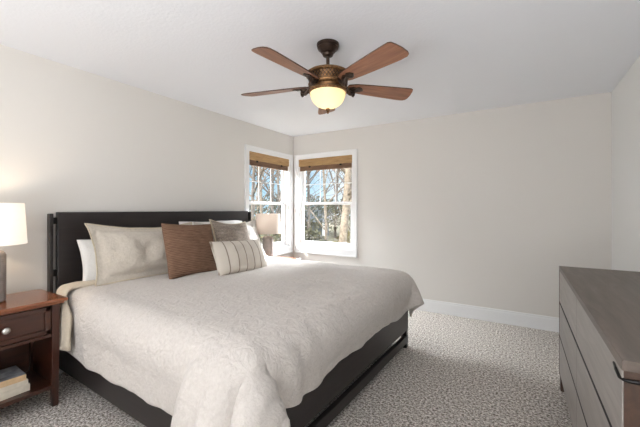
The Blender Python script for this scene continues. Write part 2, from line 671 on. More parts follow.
w1 = make_window('window_1', WL[1] - WL[0])
w1.location = (XL, (WL[0] + WL[1]) / 2, 0)
w1.rotation_euler = (0, 0, R(90))
w2 = make_window('window_2', WB[1] - WB[0])
w2.location = ((WB[0] + WB[1]) / 2, YB, 0)


def roman_shade(width, label):
    root = thing('roman_shade', label, 'window shade', group='woven wood shades at the two windows')
    w = width / 2 - 0.004
    zt = WZ[1] - 0.004
    b = MB()
    for k in range(7):          # valance: stacked reeds
        za = zt - 0.016 * (k + 1)
        b.box(-w, w, -0.010, 0.004, za, za + 0.0155, 0.004, 1)
    b.build('valance', M['bamboo'], root)
    b = MB()
    for k in range(6):
        za = zt - 0.105 - 0.013 * (k + 1)
        b.box(-w + .004, w - .004, 0.004, 0.024, za, za + 0.0125, 0.004, 1)
    b.build('gathered_slats', M['bamboo_dark'], root)
    for s in (-0.27, 0.27):
        t = MB()
        t.box(s - 0.016, s + 0.016, -0.006, 0.026, zt - 0.135, zt - 0.108, 0.004)
        t.build('cord_cleat', M['black_metal'], root)
    return root


r1 = roman_shade(WL[1] - WL[0], 'rolled-up woven bamboo shade at the top of the window beside the headboard')
r1.location = w1.location
r1.rotation_euler = w1.rotation_euler
r2 = roman_shade(WB[1] - WB[0], 'rolled-up woven bamboo shade at the top of the back wall window')
r2.location = w2.location

# ------------------------------------------------------------------ bed
BX0, BX1 = -2.945, -0.90       # head .. foot
BY0, BY1 = 1.005, 3.05
bed = thing('bed', 'dark espresso wooden platform bed with tall panel headboard', 'bed', ((BX0 + BX1) / 2, (BY0 + BY1) / 2, 0))
bo = bed.location


def loc_xf(m, o):
    return m.xf(Matrix.Translation(-Vector(o)))


# headboard panel spans past the rails, a slim post stands off each end on blocks
HX = -2.99
hb = loc_xf(MB().box(HX - 0.025, HX + 0.02, 1.028, 3.028, 0.22, 1.265, 0.006), bo).build('headboard', M['espresso_y'], bed)
for ya, yb, y2 in ((0.978, 1.002, 1.028), (3.054, 3.078, 3.028)):
    p = loc_xf(MB().box(HX - 0.03, HX + 0.025, ya, yb, 0.0, 1.255, 0.004), bo).build('headboard_post', M['espresso'], bed)
    lo, hi = min(yb, y2), max(yb, y2)
    if y2 < ya:
        lo, hi = y2, ya
    else:
        lo, hi = yb, y2
    for z in (0.40, 0.80, 1.20):
        loc_xf(MB().box(HX - 0.02, HX + 0.012, lo - .004, hi + .004, z - 0.025, z + 0.025), bo).build('spacer', M['black_metal'], p)
for ya, yb in ((BY0, BY0 + 0.03), (BY1 - 0.03, BY1)):
    loc_xf(MB().box(HX + 0.02, BX1 - 0.03, ya, yb, 0.10, 0.385, 0.004), bo).build('side_rail', M['espresso'], bed)
loc_xf(MB().box(BX1 - 0.035, BX1, BY0, BY1, 0.165, 0.385, 0.004), bo).build('footboard', M['espresso_y'], bed)
loc_xf(MB().box(BX1 - 0.035, BX1, BY0, BY1, 0.045, 0.115, 0.004), bo).build('foot_stretcher', M['espresso_y'], bed)
for y in (BY0, BY1 - 0.05):
    loc_xf(MB().box(BX1 - 0.055, BX1 - 0.002, y + .002, y + 0.048, 0.0, 0.383, 0.004), bo).build('leg', M['espresso'], bed)
loc_xf(MB().box(BX0 + .02, BX1 - 0.06, BY0 + 0.03, BY1 - 0.03, 0.26, 0.30), bo).build('slat_platform', M['espresso'], bed)

mat_o = tag(MB().box(-2.962, BX1 - 0.05, BY0 + 0.045, BY1 - 0.045, 0.302, 0.655, 0.06, 4).build('mattress', M['mattress'], smooth='all'),
            'thick white mattress lying on the dark platform bed', 'mattress')

# white fitted sheet over the head end, showing between headboard and duvet


def drape_band(name, x0, x1, top, y0, y1, zlo_near, zlo_far, mat, rnd=0.07, nx=10, amp=0.006, thick=0.0, seed=0, bulge=0.0, flare=0.0, slant=0.0):
    prof = []
    for k in range(9):
        t = k / 8
        prof.append((y0 - flare * (1 - t), zlo_near + (top - rnd - zlo_near) * t))
    for k in range(1, 9):
        a = PI - (PI / 2) * k / 8
        prof.append((y0 + rnd + rnd * math.cos(a), top - rnd + rnd * math.sin(a)))
    n = 40
    for k in range(1, n):
        prof.append((y0 + rnd + (y1 - y0 - 2 * rnd) * k / n, top))
    for k in range(0, 9):
        a = PI / 2 - (PI / 2) * k / 8
        prof.append((y1 - rnd + rnd * math.cos(a), top - rnd + rnd * math.sin(a)))
    for k in range(1, 9):
        t = k / 8
        prof.append((y1, top - rnd + (zlo_far - top + rnd) * t))
    b = MB()
    rows = []
    ym, zm = (y0 + y1) / 2, top - 0.3
    for i in range(nx + 1):
        u = i / nx
        x = x0 + (x1 - x0) * u
        row = []
        for j, (y, z) in enumerate(prof):
            d = mnoise.noise(Vector((x * 9 + seed, y * 7, z * 7))) * amp
            puff = bulge * math.sin(PI * u) ** 0.6 if bulge else 0
            nrm = Vector((0, 0, 1)) if y0 + rnd < y < y1 - rnd else (Vector((0, -1, 0.0)) if y <= y0 + rnd and z < top - rnd else
                  (Vector((0, 1, 0)) if z < top - rnd else Vector((0, (-1 if y < ym else 1), 1)).normalized()))
            if j <= 16:
                x_ = x + slant * min(1.0, max(0.0, (top - z) / 0.12))
            else:
                x_ = x
            xx = x_ + mnoise.noise(Vector((seed + 3, y * 3, z * 5))) * amp * 1.5
            row.append(b.bm.verts.new(Vector((xx, y, z)) + nrm * (d + puff)))
        rows.append(row)
    for a, c in zip(rows, rows[1:]):
        for j in range(len(prof) - 1):
            b.bm.faces.new((a[j], a[j + 1], c[j + 1], c[j]))
    o = b.build(name, mat, smooth='all')
    if thick:
        s = o.modifiers.new('thick', 'SOLIDIFY')
        s.thickness = thick
        s.offset = 1
    return o


sh = drape_band('fitted_sheet', -2.96, -2.55, 0.668, BY0 + 0.035, BY1 - 0.035, 0.40, 0.40, M['sheet'], amp=0.008, thick=0.006, seed=4)
tag(sh, 'white sheet over the mattress, showing below the headboard at the bedside', 'sheet')

# ------------------------------------------------------------------ duvet: cloth dropped over a bed-shaped form


def make_duvet():
    form = MB().box(-3.05, -0.905, BY0 + 0.005, BY1 - 0.005, 0.0, 0.672, 0.07, 4).build('form', M['mattress'])
    fl = MB().box(-5, 1, -1, 5, -0.2, 0.0).build('form_floor', M['mattress'])
    for f in (form, fl):
        cm = f.modifiers.new('col', 'COLLISION')
        f.collision.thickness_outer = 0.012
        f.collision.cloth_friction = 22
    x0, x1 = -2.81, -0.905 + 0.285
    y0, y1 = BY0 - 0.385, BY1 + 0.27
    st = 0.028
    nx, ny = int((x1 - x0) / st), int((y1 - y0) / st)
    b = MB()
    vs = []
    for i in range(nx + 1):
        row = []
        for j in range(ny + 1):
            u, v = i / nx, j / ny
            x = x0 + (x1 - x0) * u
            y = y0 + (y1 - y0) * v
            # uneven hems
            y -= 0.030 * mnoise.noise(Vector((x * 4.0, 1.7, 0))) * max(0, 1 - v * 4)
            x += 0.035 * mnoise.noise(Vector((y * 3.2, 7.7, 0))) * max(0, (u - 0.75) * 4)
            row.append(b.bm.verts.new((x, y, 0.70 + 0.010 * mnoise.noise(Vector((x * 4, y * 4, 0))))))
        vs.append(row)
    for i in range(nx):
        for j in range(ny):
            b.bm.faces.new((vs[i][j], vs[i + 1][j], vs[i + 1][j + 1], vs[i][j + 1]))
    o = b.build('duvet', M['duvet'], smooth='all')
    g = o.vertex_groups.new(name='pin')
    pins = [v.index for v in o.data.vertices if -2.82 < v.co.x < -1.5 and BY0 + 0.3 < v.co.y < BY1 - 0.3]
    g.add(pins, 0.0, 'REPLACE')
    pins = [v.index for v in o.data.vertices if v.co.x < -2.65 and BY0 + 0.1 < v.co.y < BY1 - 0.1]
    g.add(pins, 1.0, 'REPLACE')
    c = o.modifiers.new('cloth', 'CLOTH')
    s = c.settings
    s.quality = 8
    s.mass = 0.35
    s.tension_stiffness = 25
    s.compression_stiffness = 25
    s.shear_stiffness = 8
    s.bending_stiffness = 4.0
    s.air_damping = 2.0
    s.vertex_group_mass = 'pin'
    c.collision_settings.distance_min = 0.012
    c.collision_settings.use_self_collision = False
    c.collision_settings.friction = 8
    c.point_cache.frame_start = 1
    c.point_cache.frame_end = 70
    S.frame_start, S.frame_end = 1, 70
    for f in range(1, 71):
        S.frame_set(f)
    dg = bpy.context.evaluated_depsgraph_get()
    me = bpy.data.meshes.new_from_object(o.evaluated_get(dg))
    o.modifiers.clear()
    o.vertex_groups.clear()
    o.data = me
    me.update()
    nrm = [v.normal.copy() for v in me.vertices]
    for v, n_ in zip(me.vertices, nrm):
        c0 = v.co
        low = min(1.0, max(0.0, (0.70 - c0.z) / 0.25))
        q = Vector((c0.x * 3.1, c0.y * 3.1, c0.z * 3.1))
        d = 0.010 * mnoise.noise(q) + 0.006 * mnoise.noise(q * 2.7) + 0.0035 * mnoise.noise(q * 6.5)
        # soft filling: rounds out before the hem
        d += 0.030 * math.sin(PI * min(1, low * 0.9)) + low * 0.012 * mnoise.noise(Vector((c0.x * 9, c0.y * 9, c0.z * 2)))
        if c0.y < BY0 + 0.1 and c0.x < -2.3:
            k_ = min(1.0, max(0.0, (c0.x + 2.55) / 0.25))
            d = d * k_ - 0.012 * (1 - k_) * low
        if n_.z < -0.2:
            n_ = -n_
        v.co = c0 + n_ * (d + 0.004)
        # the spare cloth at the near foot corner falls in one wide fold
        if c0.y < BY0 + 0.03 and c0.x > -1.5:
            xl = -1.10 - 0.13 * low
            e = min(1.0, max(0.0, (c0.x - xl + 0.02) / 0.035))
            e = e * e * (3 - 2 * e)
            v.co.y -= 0.11 * low * e
            v.co.z -= 0.10 * low * low * e
            v.co.y += 0.014 * low * e * math.sin((c0.x + 1.1) * 38)
        if c0.x > BX1 - 0.02 and c0.y < 1.75:
            fade = low * max(0.0, 1 - abs(c0.y - 1.2) / 0.55)
            v.co.x += 0.016 * fade * math.sin((c0.y + c0.z * 0.25) * 34)
    S.frame_set(1)
    for f in (form, fl):
        bpy.data.objects.remove(f, do_unlink=True)
    so = o.modifiers.new('thick', 'SOLIDIFY')
    so.thickness = 0.022
    so.offset = 1
    ss = o.modifiers.new('sub', 'SUBSURF')
    ss.levels = ss.render_levels = 1
    return o


duvet = make_duvet()
tag(duvet, 'pale oatmeal linen duvet spread over the bed, hanging over its sides', 'duvet')
fold = drape_band('folded_edge', -2.80, -2.665, 0.712, BY0 - 0.052, BY1 + 0.012, 0.36, 0.44, M['duvet_lining'],
                  amp=0.012, thick=0.02, seed=9, bulge=0.02, flare=0.02, slant=0.20)
fold.parent = duvet
fold['label'] = 'turned-back beige lining edge'

# the whole bed stands turned a little off the wall
turn = Matrix.Translation((-0.90, 3.05, 0)) @ Matrix.Rotation(R(-1.8), 4, 'Z') @ Matrix.Translation((0.90, -3.05, 0))
for o in (bed, mat_o, sh, duvet):
    o.matrix_world = turn @ Matrix.Translation(o.location)

# ------------------------------------------------------------------ pillows


def pillow(name, w, h, t, mat, flange=0.0, seed=0, pinch=0.05, wr=0.012, sag=0.0):
    """local: X width, Z up from 0, -Y is the front"""
    nu, nv = 34, 26
    b = MB()

    def side(sg):
        g = []
        for i in range(nu + 1):
            row = []
            for j in range(nv + 1):
                u = math.sin((i / nu - .5) * PI) * 0.55 + (2 * i / nu - 1) * 0.45
                v = math.sin((j / nv - .5) * PI) * 0.55 + (2 * j / nv - 1) * 0.45
                X, Z = u * w / 2, v * h / 2
                iu = min(1, abs(X) / (w / 2 - flange))
                iv = min(1, abs(Z) / (h / 2 - flange))
                d = max(0.0, (1 - iu ** 2.4) * (1 - iv ** 2.4)) ** 0.5
                x = X * (1 - pinch * (1 - v * v))
                z = Z * (1 - pinch * 1.3 * (1 - u * u))
                nz = mnoise.noise(Vector((x * 7 + seed, z * 7, sg))) + .5 * mnoise.noise(Vector((x * 17 + seed, z * 17, sg + 5)))
                y = sg * (t / 2 * d + 0.004 * (0 if (i in (0, nu) or j in (0, nv)) else 1)) + wr * nz * (0.35 + d)
                z += -sag * (1 - u * u) * (v + 1) / 2
                wob = mnoise.noise(Vector((x * 5 + seed * 2, z * 5, 3.3)))
                edge = max(abs(u), abs(v)) ** 6
                row.append((x + wob * 0.008 * edge, y + wob * 0.012 * edge, z + h / 2 + wob * 0.008 * edge))
            g.append(row)
        return g
    G = {}
    for sg in (-1, 1):
        pts = side(sg)
        G[sg] = [[None] * (nv + 1) for _ in range(nu + 1)]
        for i in range(nu + 1):
            for j in range(nv + 1):
                if sg == 1 and (i in (0, nu) or j in (0, nv)):
                    G[1][i][j] = G[-1][i][j]
                else:
                    G[sg][i][j] = b.bm.verts.new(pts[i][j])
    for sg in (-1, 1):
        q = G[sg]
        for i in range(nu):
            for j in range(nv):
                f = (q[i][j], q[i + 1][j], q[i + 1][j + 1], q[i][j + 1])
                b.bm.faces.new(f if sg == -1 else tuple(reversed(f)))
    border = [G[-1][i][0].co.copy() for i in range(nu)] + [G[-1][nu][j].co.copy() for j in range(nv)] + \
             [G[-1][i][nv].co.copy() for i in range(nu, 0, -1)] + [G[-1][0][j].co.copy() for j in range(nv, 0, -1)]
    o = b.build(name, mat, smooth='all')
    ss = o.modifiers.new('sub', 'SUBSURF')
    ss.levels = ss.render_levels = 1
    return o, border


def place_pillow(o, x, y, z, lean, yaw=0.0, roll=0.0):
    s, c = math.sin(R(lean)), math.cos(R(lean))
    m = Matrix(((0, -c, -s), (1, 0, 0), (0, -s, c))).to_4x4()
    o.matrix_world = Matrix.Translation((x, y, z)) @ Matrix.Rotation(R(yaw), 4, 'Z') @ m @ Matrix.Rotation(R(roll), 4, 'Y')


def piping(o, border, mat, r=0.006, sl=None):
    pts = border + border[:1] if sl is None else border[sl[0]:sl[1]]
    MB().tube(pts, r, 6).build('piping', mat, o, smooth='all')


TOPZ = 0.70
p, bd = pillow('sleeping_pillow', 0.90, 0.37, 0.17, M['sheet'], 0, 1, 0.05, 0.02)
place_pillow(p, -2.80, 1.61, TOPZ - 0.01, 22, 0, 3)
tag(p, 'white sleeping pillow propped behind the big oatmeal sham near the lit lamp', 'pillow')
p, bd = pillow('sleeping_pillow', 0.90, 0.50, 0.17, M['sheet'], 0, 2, 0.05, 0.02)
place_pillow(p, -2.85, 2.56, TOPZ - 0.01, 18, 0, 0)
tag(p, 'white sleeping pillow behind the grey cushion and far sham, mostly hidden', 'pillow')
p, bd = pillow('pillow_sham', 0.95, 0.50, 0.20, M['sham'], 0.05, 3, 0.075, 0.030, 0.03)
place_pillow(p, -2.665, 1.67, TOPZ + 0.005, 22, 0, 1.5)
piping(p, bd, M['cream'], 0.006)
tag(p, 'large oatmeal flanged sham leaning at the lamp side of the bed', 'pillow')
p, bd = pillow('pillow_sham', 0.95, 0.49, 0.21, M['sham_pale'], 0.05, 8, 0.075, 0.030, 0.03)
place_pillow(p, -2.68, 2.66, TOPZ, 22, 2, 0)
piping(p, bd, M['sham_pale'], 0.005)
tag(p, 'pale flanged sham on the window side of the bed, behind the grey cushion', 'pillow')
p, bd = pillow('throw_pillow', 0.53, 0.485, 0.17, M['brown'], 0, 14, 0.06, 0.010)
place_pillow(p, -2.43, 1.885, TOPZ, 17, 3, 3)
tag(p, 'square brown ribbed throw pillow in the middle of the bed', 'cushion')
p, bd = pillow('throw_pillow', 0.52, 0.50, 0.16, M['grey'], 0, 21, 0.06, 0.012, 0.02)
place_pillow(p, -2.50, 2.47, TOPZ, 22, 4, 5)
piping(p, bd, M['cream'], 0.008)
tag(p, 'square grey-brown heathered cushion with cream piping, behind the striped one', 'cushion')
p, bd = pillow('lumbar_pillow', 0.60, 0.33, 0.16, M['stripe'], 0, 33, 0.06, 0.008)
place_pillow(p, -2.16, 2.215, TOPZ, 26, -2, 2)
tag(p, 'cream lumbar cushion with thin brown stripes, front of the pile', 'cushion')

# ------------------------------------------------------------------ nightstands


def nightstand(loc, label, hh):
    root = thing('nightstand', label, 'nightstand', loc, 0, 'nightstands beside the bed')
    # local: X towards the room (front at 0), Y width centred, Z up
    D, Wd = 0.40, 0.54
    w = Wd / 2
    b = MB()
    b.box(-D - 0.02, 0.035, -w - 0.035, w + 0.035, hh - 0.022, hh, 0.008, 3)
    b.box(-D - 0.005, 0.018, -w - 0.018, w + 0.018, hh - 0.036, hh - 0.022, 0.004)
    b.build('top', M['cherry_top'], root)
    for x in (-D, -0.045):
        for y in (-w, w - 0.045):
            l = MB()
            l.box(x, x + 0.045, y, y + 0.045, 0.0, hh - 0.036, 0.003)
            for v in l.bm.verts:
                if v.co.z < 0.02:
                    v.co.x += (x + 0.0225 - v.co.x) * 0.25
                    v.co.y += (y + 0.0225 - v.co.y) * 0.25
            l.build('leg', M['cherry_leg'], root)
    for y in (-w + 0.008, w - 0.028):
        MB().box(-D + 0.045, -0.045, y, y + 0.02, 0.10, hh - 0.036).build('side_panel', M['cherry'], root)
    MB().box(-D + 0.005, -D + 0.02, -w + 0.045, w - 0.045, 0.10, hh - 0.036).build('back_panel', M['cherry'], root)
    # bottom shelf with front apron
    MB().box(-D + 0.02, -0.002, -w + 0.028, w - 0.028, 0.12, 0.145, 0.003).build('shelf', M['cherry'], root)
    MB().box(-D + 0.02, -0.004, -w + 0.045, w - 0.045, hh - 0.245, hh - 0.225, 0.002).build('drawer_rail', M['cherry'], root)
    d = MB()
    fr = 0.03
    ya, yb, za, zb = -w + 0.05, w - 0.05, hh - 0.22, hh - 0.045
    d.box(-0.018, -0.010, ya, yb, za, zb)
    d.box(-0.018, 0.002, ya, ya + fr, za, zb, 0.004).box(-0.018, 0.002, yb - fr, yb, za, zb, 0.004)
    d.box(-0.018, 0.002, ya, yb, za, za + fr, 0.004).box(-0.018, 0.002, ya, yb, zb - fr, zb, 0.004)
    d.box(-D + 0.05, -0.018, ya + 0.01, yb - 0.01, za + 0.005, zb - 0.01)
    dr = d.build('drawer', M['cherry'], root)
    k = MB().lathe([(0.006, 0), (0.006, 0.014), (0.017, 0.018), (0.020, 0.026), (0.016, 0.033), (0.004, 0.036)], 24)
    k.xf(Matrix.Translation((-0.010, 0, (za + zb) / 2)) @ Matrix.Rotation(R(90), 4, 'Y'))
    kb = k.build('knob', M['nickel'], dr, smooth='all')
    kb['label'] = 'round satin nickel knob'
    return root


NS = (-2.595, 0.68, 0.0)
nightstand(NS, 'reddish cherry nightstand with books and lit lamp, near side of the bed', 0.705)
nightstand((-2.64, 3.44, 0.0), 'second nightstand, behind the far side of the bed under the windows', 0.605)


def lamp(loc, label, lit, smat):
    root = thing('table_lamp', label, 'lamp', loc, 0, 'table lamps flanking the bed')
    prof = [(0.066, 0.0), (0.070, 0.004)]
    n = 22
    for i in range(n):
        z0 = 0.008 + 0.29 * i / n
        dz = 0.29 / n
        prof += [(0.071, z0), (0.0735, z0 + dz * 0.35), (0.0735, z0 + dz * 0.6), (0.071, z0 + dz * 0.95)]
    prof += [(0.069, 0.305), (0.060, 0.318), (0.040, 0.326), (0.016, 0.329), (0.012, 0.332)]
    MB().lathe(prof, 40).build('base', M['ceramic'], root, smooth='all')
    MB().lathe([(0.012, 0.328), (0.012, 0.352), (0.018, 0.354), (0.018, 0.40), (0.010, 0.404)], 20).build('socket', M['nickel'], root, smooth=True)
    s = MB().lathe([(0.174, 0.362), (0.160, 0.622), (0.1575, 0.622), (0.1715, 0.362), (0.174, 0.362)], 56, cap=False).build('lamp_shade', smat, root, smooth=True)
    f = MB()
    for a in (0, 120, 240):
        f.tube([(0.0, 0, 0.60), (0.158 * math.cos(R(a)), 0.158 * math.sin(R(a)), 0.612)], 0.002, 6)
    f.lathe([(0.004, 0.40), (0.004, 0.60), (0.012, 0.602), (0.004, 0.625), (0.001, 0.63)], 12)
    f.build('harp', M['nickel'], root)
    bulb = MB().sphere((0, 0, 0.46), 0.028, 3, (1, 1, 1.25)).build('bulb', M['bulb_on'], root, smooth='all')
    l = light('lamp_glow', 'POINT', (0, 0, 0.51), lit, (1.0, 0.76, 0.50), shadow_soft_size=0.03)
    l.parent = root
    return root


mb, tb, bb = new_mat('bulb_on')
bb.inputs['Base Color'].default_value = (0.9, 0.85, 0.75, 1)
bb.inputs['Emission Color'].default_value = (1.0, 0.8, 0.55, 1)
bb.inputs['Emission Strength'].default_value = 3.0
M['bulb_on'] = mb
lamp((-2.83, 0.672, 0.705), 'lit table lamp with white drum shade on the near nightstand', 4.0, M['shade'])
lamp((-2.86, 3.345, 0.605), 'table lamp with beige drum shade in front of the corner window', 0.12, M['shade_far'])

# books lying on the nightstand shelf


def book(z, w, d, t, rot, cover, spine, label, off):
    root = thing('book', label, 'book', (NS[0] - 0.155 + off[0], NS[1] - 0.03 + off[1], z), R(rot), 'books on the nightstand shelf')
    c = MB()
    c.box(-w / 2, w / 2, -d / 2, d / 2, 0, 0.003).box(-w / 2, w / 2, -d / 2, d / 2, t - 0.003, t)
    c.build('cover', cover, root)
    MB().box(w / 2 - 0.003, w / 2 + 0.001, -d / 2, d / 2, 0.0, t, 0.001).build('spine', spine, root)
    MB().box(-w / 2 + 0.006, w / 2 - 0.003, -d / 2 + 0.005, d / 2 - 0.005, 0.003, t - 0.003).build('pages', M['paper'], root)
    return root


book(0.1455, 0.22, 0.31, 0.042, 3, M['book_cream'], M['book_cream'], 'cream book at the bottom of the nightstand stack', (0, 0))
book(0.188, 0.21, 0.305, 0.032, 1, M['book_cream'], M['book_cream'], 'cream book in the middle of the nightstand stack', (0.0, -.003))
book(0.2205, 0.205, 0.30, 0.036, -2, M['book_blue'], M['book_spine'], 'blue-grey covered book on top of the nightstand stack', (0.0, -0.006))

# ------------------------------------------------------------------ dresser
DX, DY0, DY1, DH = 0.234, 1.19, 2.92, 0.88
dr = thing('dresser', 'long grey-brown wooden dresser with six drawers against the right wall', 'dresser', (0.49, 2.055, 0))
do = dr.location
XB = XR - 0.022


def dpart(m, name, mat, parent=dr, **k):
    return loc_xf(m, do).build(name, mat, parent, **k)


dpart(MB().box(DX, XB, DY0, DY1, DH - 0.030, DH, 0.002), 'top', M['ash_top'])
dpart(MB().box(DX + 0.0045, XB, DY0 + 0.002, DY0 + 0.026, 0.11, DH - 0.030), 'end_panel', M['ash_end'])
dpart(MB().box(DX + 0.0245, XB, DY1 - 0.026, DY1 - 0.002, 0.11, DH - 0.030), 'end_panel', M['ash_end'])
dpart(MB().box(DX + 0.075, XB, DY0 + 0.026, DY1 - 0.026, 0.11, DH - 0.030), 'carcass', M['gap_shade'])
# stiles beside the drawers
dpart(MB().box(DX, DX + 0.004, DY0 + 0.002, DY0 + 0.062, 0.11, DH - 0.030, 0.001), 'stile', M['ash_front'])
dpart(MB().box(DX, DX + 0.024, DY1 - 0.022, DY1 - 0.002, 0.11, DH - 0.030, 0.001), 'stile', M['ash_end'])
rows = [(0.125, 0.370), (0.391, 0.610), (0.631, 0.8495)]
ym = (DY0 + DY1) / 2
for za, zb in ((0.370, 0.391), (0.610, 0.631)):
    dpart(MB().box(DX + 0.003, DX + 0.075, DY0 + 0.0262, DY1 - 0.0262, za - 0.001, zb + 0.001), 'gap_shade_strip', M['gap_shade'])  # black strip painting the shade between drawer rows
for za, zb in rows:
    for ya, yb in ((DY0 + 0.064, ym - 0.002), (ym + 0.002, DY1 - 0.025)):
        m = MB()
        m.box(DX + 0.001, DX + 0.022, ya, yb, za, zb, 0.002)
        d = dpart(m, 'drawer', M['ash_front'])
for x in (DX + 0.004, XB - 0.05):
    for y in (DY0 + 0.004, DY1 - 0.054):
        m = MB().box(x, x + 0.046, y, y + 0.05, 0.0, 0.11, 0.003)
        dpart(m, 'leg', M['ash_end'])
# dark bar standing in for the shaded slot around the near corner
path = [(DX - 0.001, DY0 + 0.088, 0.838), (DX - 0.002, DY0 + 0.05, 0.832), (DX - 0.002, DY0 + 0.012, 0.827), (DX + 0.006, DY0 - 0.001, 0.826),
        (DX + 0.03, DY0 - 0.001, 0.826), (DX + 0.20, DY0 - 0.001, 0.826)]
dpart(MB().tube(path, [0.003, 0.005, 0.005, 0.005, 0.006, 0.006], 8), 'corner_slot_shade', M['black_metal'], smooth='all')

# ------------------------------------------------------------------ ceiling fan
FX, FY = -1.150, 1.982
fan = thing('ceiling_fan', 'bronze ceiling fan with five walnut blades and glowing glass bowl light', 'ceiling fan', (FX, FY, 2.44), R(31.5))
MB().lathe([(0.022, -0.086), (0.034, -0.082), (0.040, -0.070), (0.038, -0.062), (0.050, -0.056), (0.056, -0.044), (0.070, -0.036), (0.074, -0.028), (0.070, -0.022), (0.077, -0.016), (0.078, 0.0)], 40).build('canopy', M['bronze'], fan, smooth=True)
MB().lathe([(0.012, -0.20), (0.012, -0.095), (0.014, -0.09)], 20).build('downrod', M['bronze'], fan, smooth=True)
MB().lathe([(0.122, -0.302), (0.134, -0.294), (0.138, -0.282), (0.126, -0.274), (0.130, -0.250), (0.138, -0.228), (0.150, -0.222), (0.152, -0.210),
            (0.142, -0.202), (0.105, -0.194), (0.05, -0.188), (0.03, -0.178), (0.022, -0.165)], 56).build('motor_housing', M['bronze_gold'], fan, smooth=True)
mh = bpy.data.objects['motor_housing']
la = MB()
for k in range(36):
    a0 = 2 * PI * k / 36
    for dsgn in (-1, 1):
        pts = []
        for q in range(4):
            a = a0 + dsgn * (q / 3 - .5) * 2 * PI / 36 * 1.6
            pts.append(((0.128 + 0.013 * q / 3) * math.cos(a), (0.128 + 0.013 * q / 3) * math.sin(a), -0.270 + 0.042 * q / 3))
        la.tube(pts, 0.0025, 5)
la.build('lattice_band', M['bronze'], mh)
dn = MB()
for k in range(44):
    a = 2 * PI * k / 44
    dn.sphere((0.151 * math.cos(a), 0.151 * math.sin(a), -0.216), 0.0075, 1)
dn.build('beaded_rim', M['bronze_gold'], mh, smooth='all')
MB().lathe([(0.118, -0.345), (0.132, -0.338), (0.134, -0.328), (0.120, -0.318), (0.122, -0.304)], 48).build('light_fitter', M['bronze_gold'], fan, smooth=True)
bw = []
for k in range(15):
    a = (PI / 2) * k / 14
    bw.append((max(0.006, 0.124 * math.sin(a) ** 0.9), -0.332 - 0.115 * math.cos(a) ** 0.95))
bowl = MB().lathe(bw, 56, cap=False)
bowl.build('light_bowl', M['bowl'], fan, smooth='all')
MB().lathe([(0.002, -0.486), (0.008, -0.478), (0.006, -0.470), (0.014, -0.462), (0.016, -0.455), (0.010, -0.446)], 20).build('finial', M['bronze_gold'], fan, smooth=True)
l = light('fan_glow', 'POINT', (0, 0, -0.375), 0.9, (1.0, 0.80, 0.52), shadow_soft_size=0.04)
l.parent = fan
bmesh_blade = None
BZ = -0.286
proto = None
for k in range(5):
    ang = R(90 + 72 * k)
    rx = Matrix.Rotation(R(-13), 4, 'X')
    out = [(0.150, -0.034), (0.20, -0.050), (0.30, -0.060), (0.45, -0.071), (0.585, -0.080), (0.622, -0.082), (0.640, -0.074),
           (0.650, -0.050), (0.660, 0.0), (0.662, 0.040), (0.655, 0.060), (0.636, 0.072), (0.59, 0.074), (0.45, 0.067), (0.30, 0.058), (0.20, 0.050), (0.150, 0.034), (0.140, 0.0)]
    bl = MB().prism(out, -0.004, 0.004, 0.0015).xf(rx).build('blade', M['blade'], fan, smooth=False)
    bl.location = (0, 0, BZ)
    bl.rotation_euler = (0, 0, ang)
    bl.data.materials.append(M['blade_edge'])
    for pl in bl.data.polygons:
        if abs((rx.inverted() @ pl.normal.to_4d()).z if False else pl.normal.z) < 0.6:
            pl.material_index = 1
    ir = MB()
    plate = [(0.16, -0.012), (0.185, -0.026), (0.205, -0.020), (0.225, -0.030), (0.25, -0.022), (0.268, 0.0), (0.25, 0.022), (0.225, 0.030), (0.205, 0.020), (0.185, 0.026), (0.16, 0.012)]
    ir.prism(plate, -0.010, -0.004)
    for (sx, sy) in ((0.19, 0.0), (0.232, -0.014), (0.232, 0.014)):
        ir.sphere((sx, sy, -0.011), 0.006, 1, (1, 1, .6))
    ir.xf(rx)
    # scroll arm from the housing
    for sy in (-0.012, 0.012):
        arm = [(0.115, sy, 0.012), (0.135, sy, -0.006), (0.150, sy, -0.028), (0.168, sy * .9, -0.040), (0.188, sy * .7, -0.034), (0.196, sy * .5, -0.018), (0.205, sy * .5, -0.008)]
        ir.tube(arm, [0.009, 0.009, 0.009, 0.010, 0.009, 0.008, 0.007], 8)
    sc = []
    for q in range(14):
        a = R(-60 + q * 32)
        rr = 0.022 - 0.0012 * q
        sc.append((0.172 + rr * 1.25 * math.cos(a), 0.0, -0.034 + rr * 1.25 * math.sin(a)))
    ir.tube(sc, 0.010, 8)
    ir.sphere((0.172, 0, -0.034), 0.012, 2)
    ir.build('blade_iron', M['bronze'], bl, smooth=True)

# ------------------------------------------------------------------ outdoors
GZ = -0.9
g = MB().box(-70, 50, 4.6, 90, GZ - 0.2, GZ)
g.box(-70, -3.4, -40, 4.6, GZ - 0.2, GZ)
struct(g.build('ground', M['lawn']))


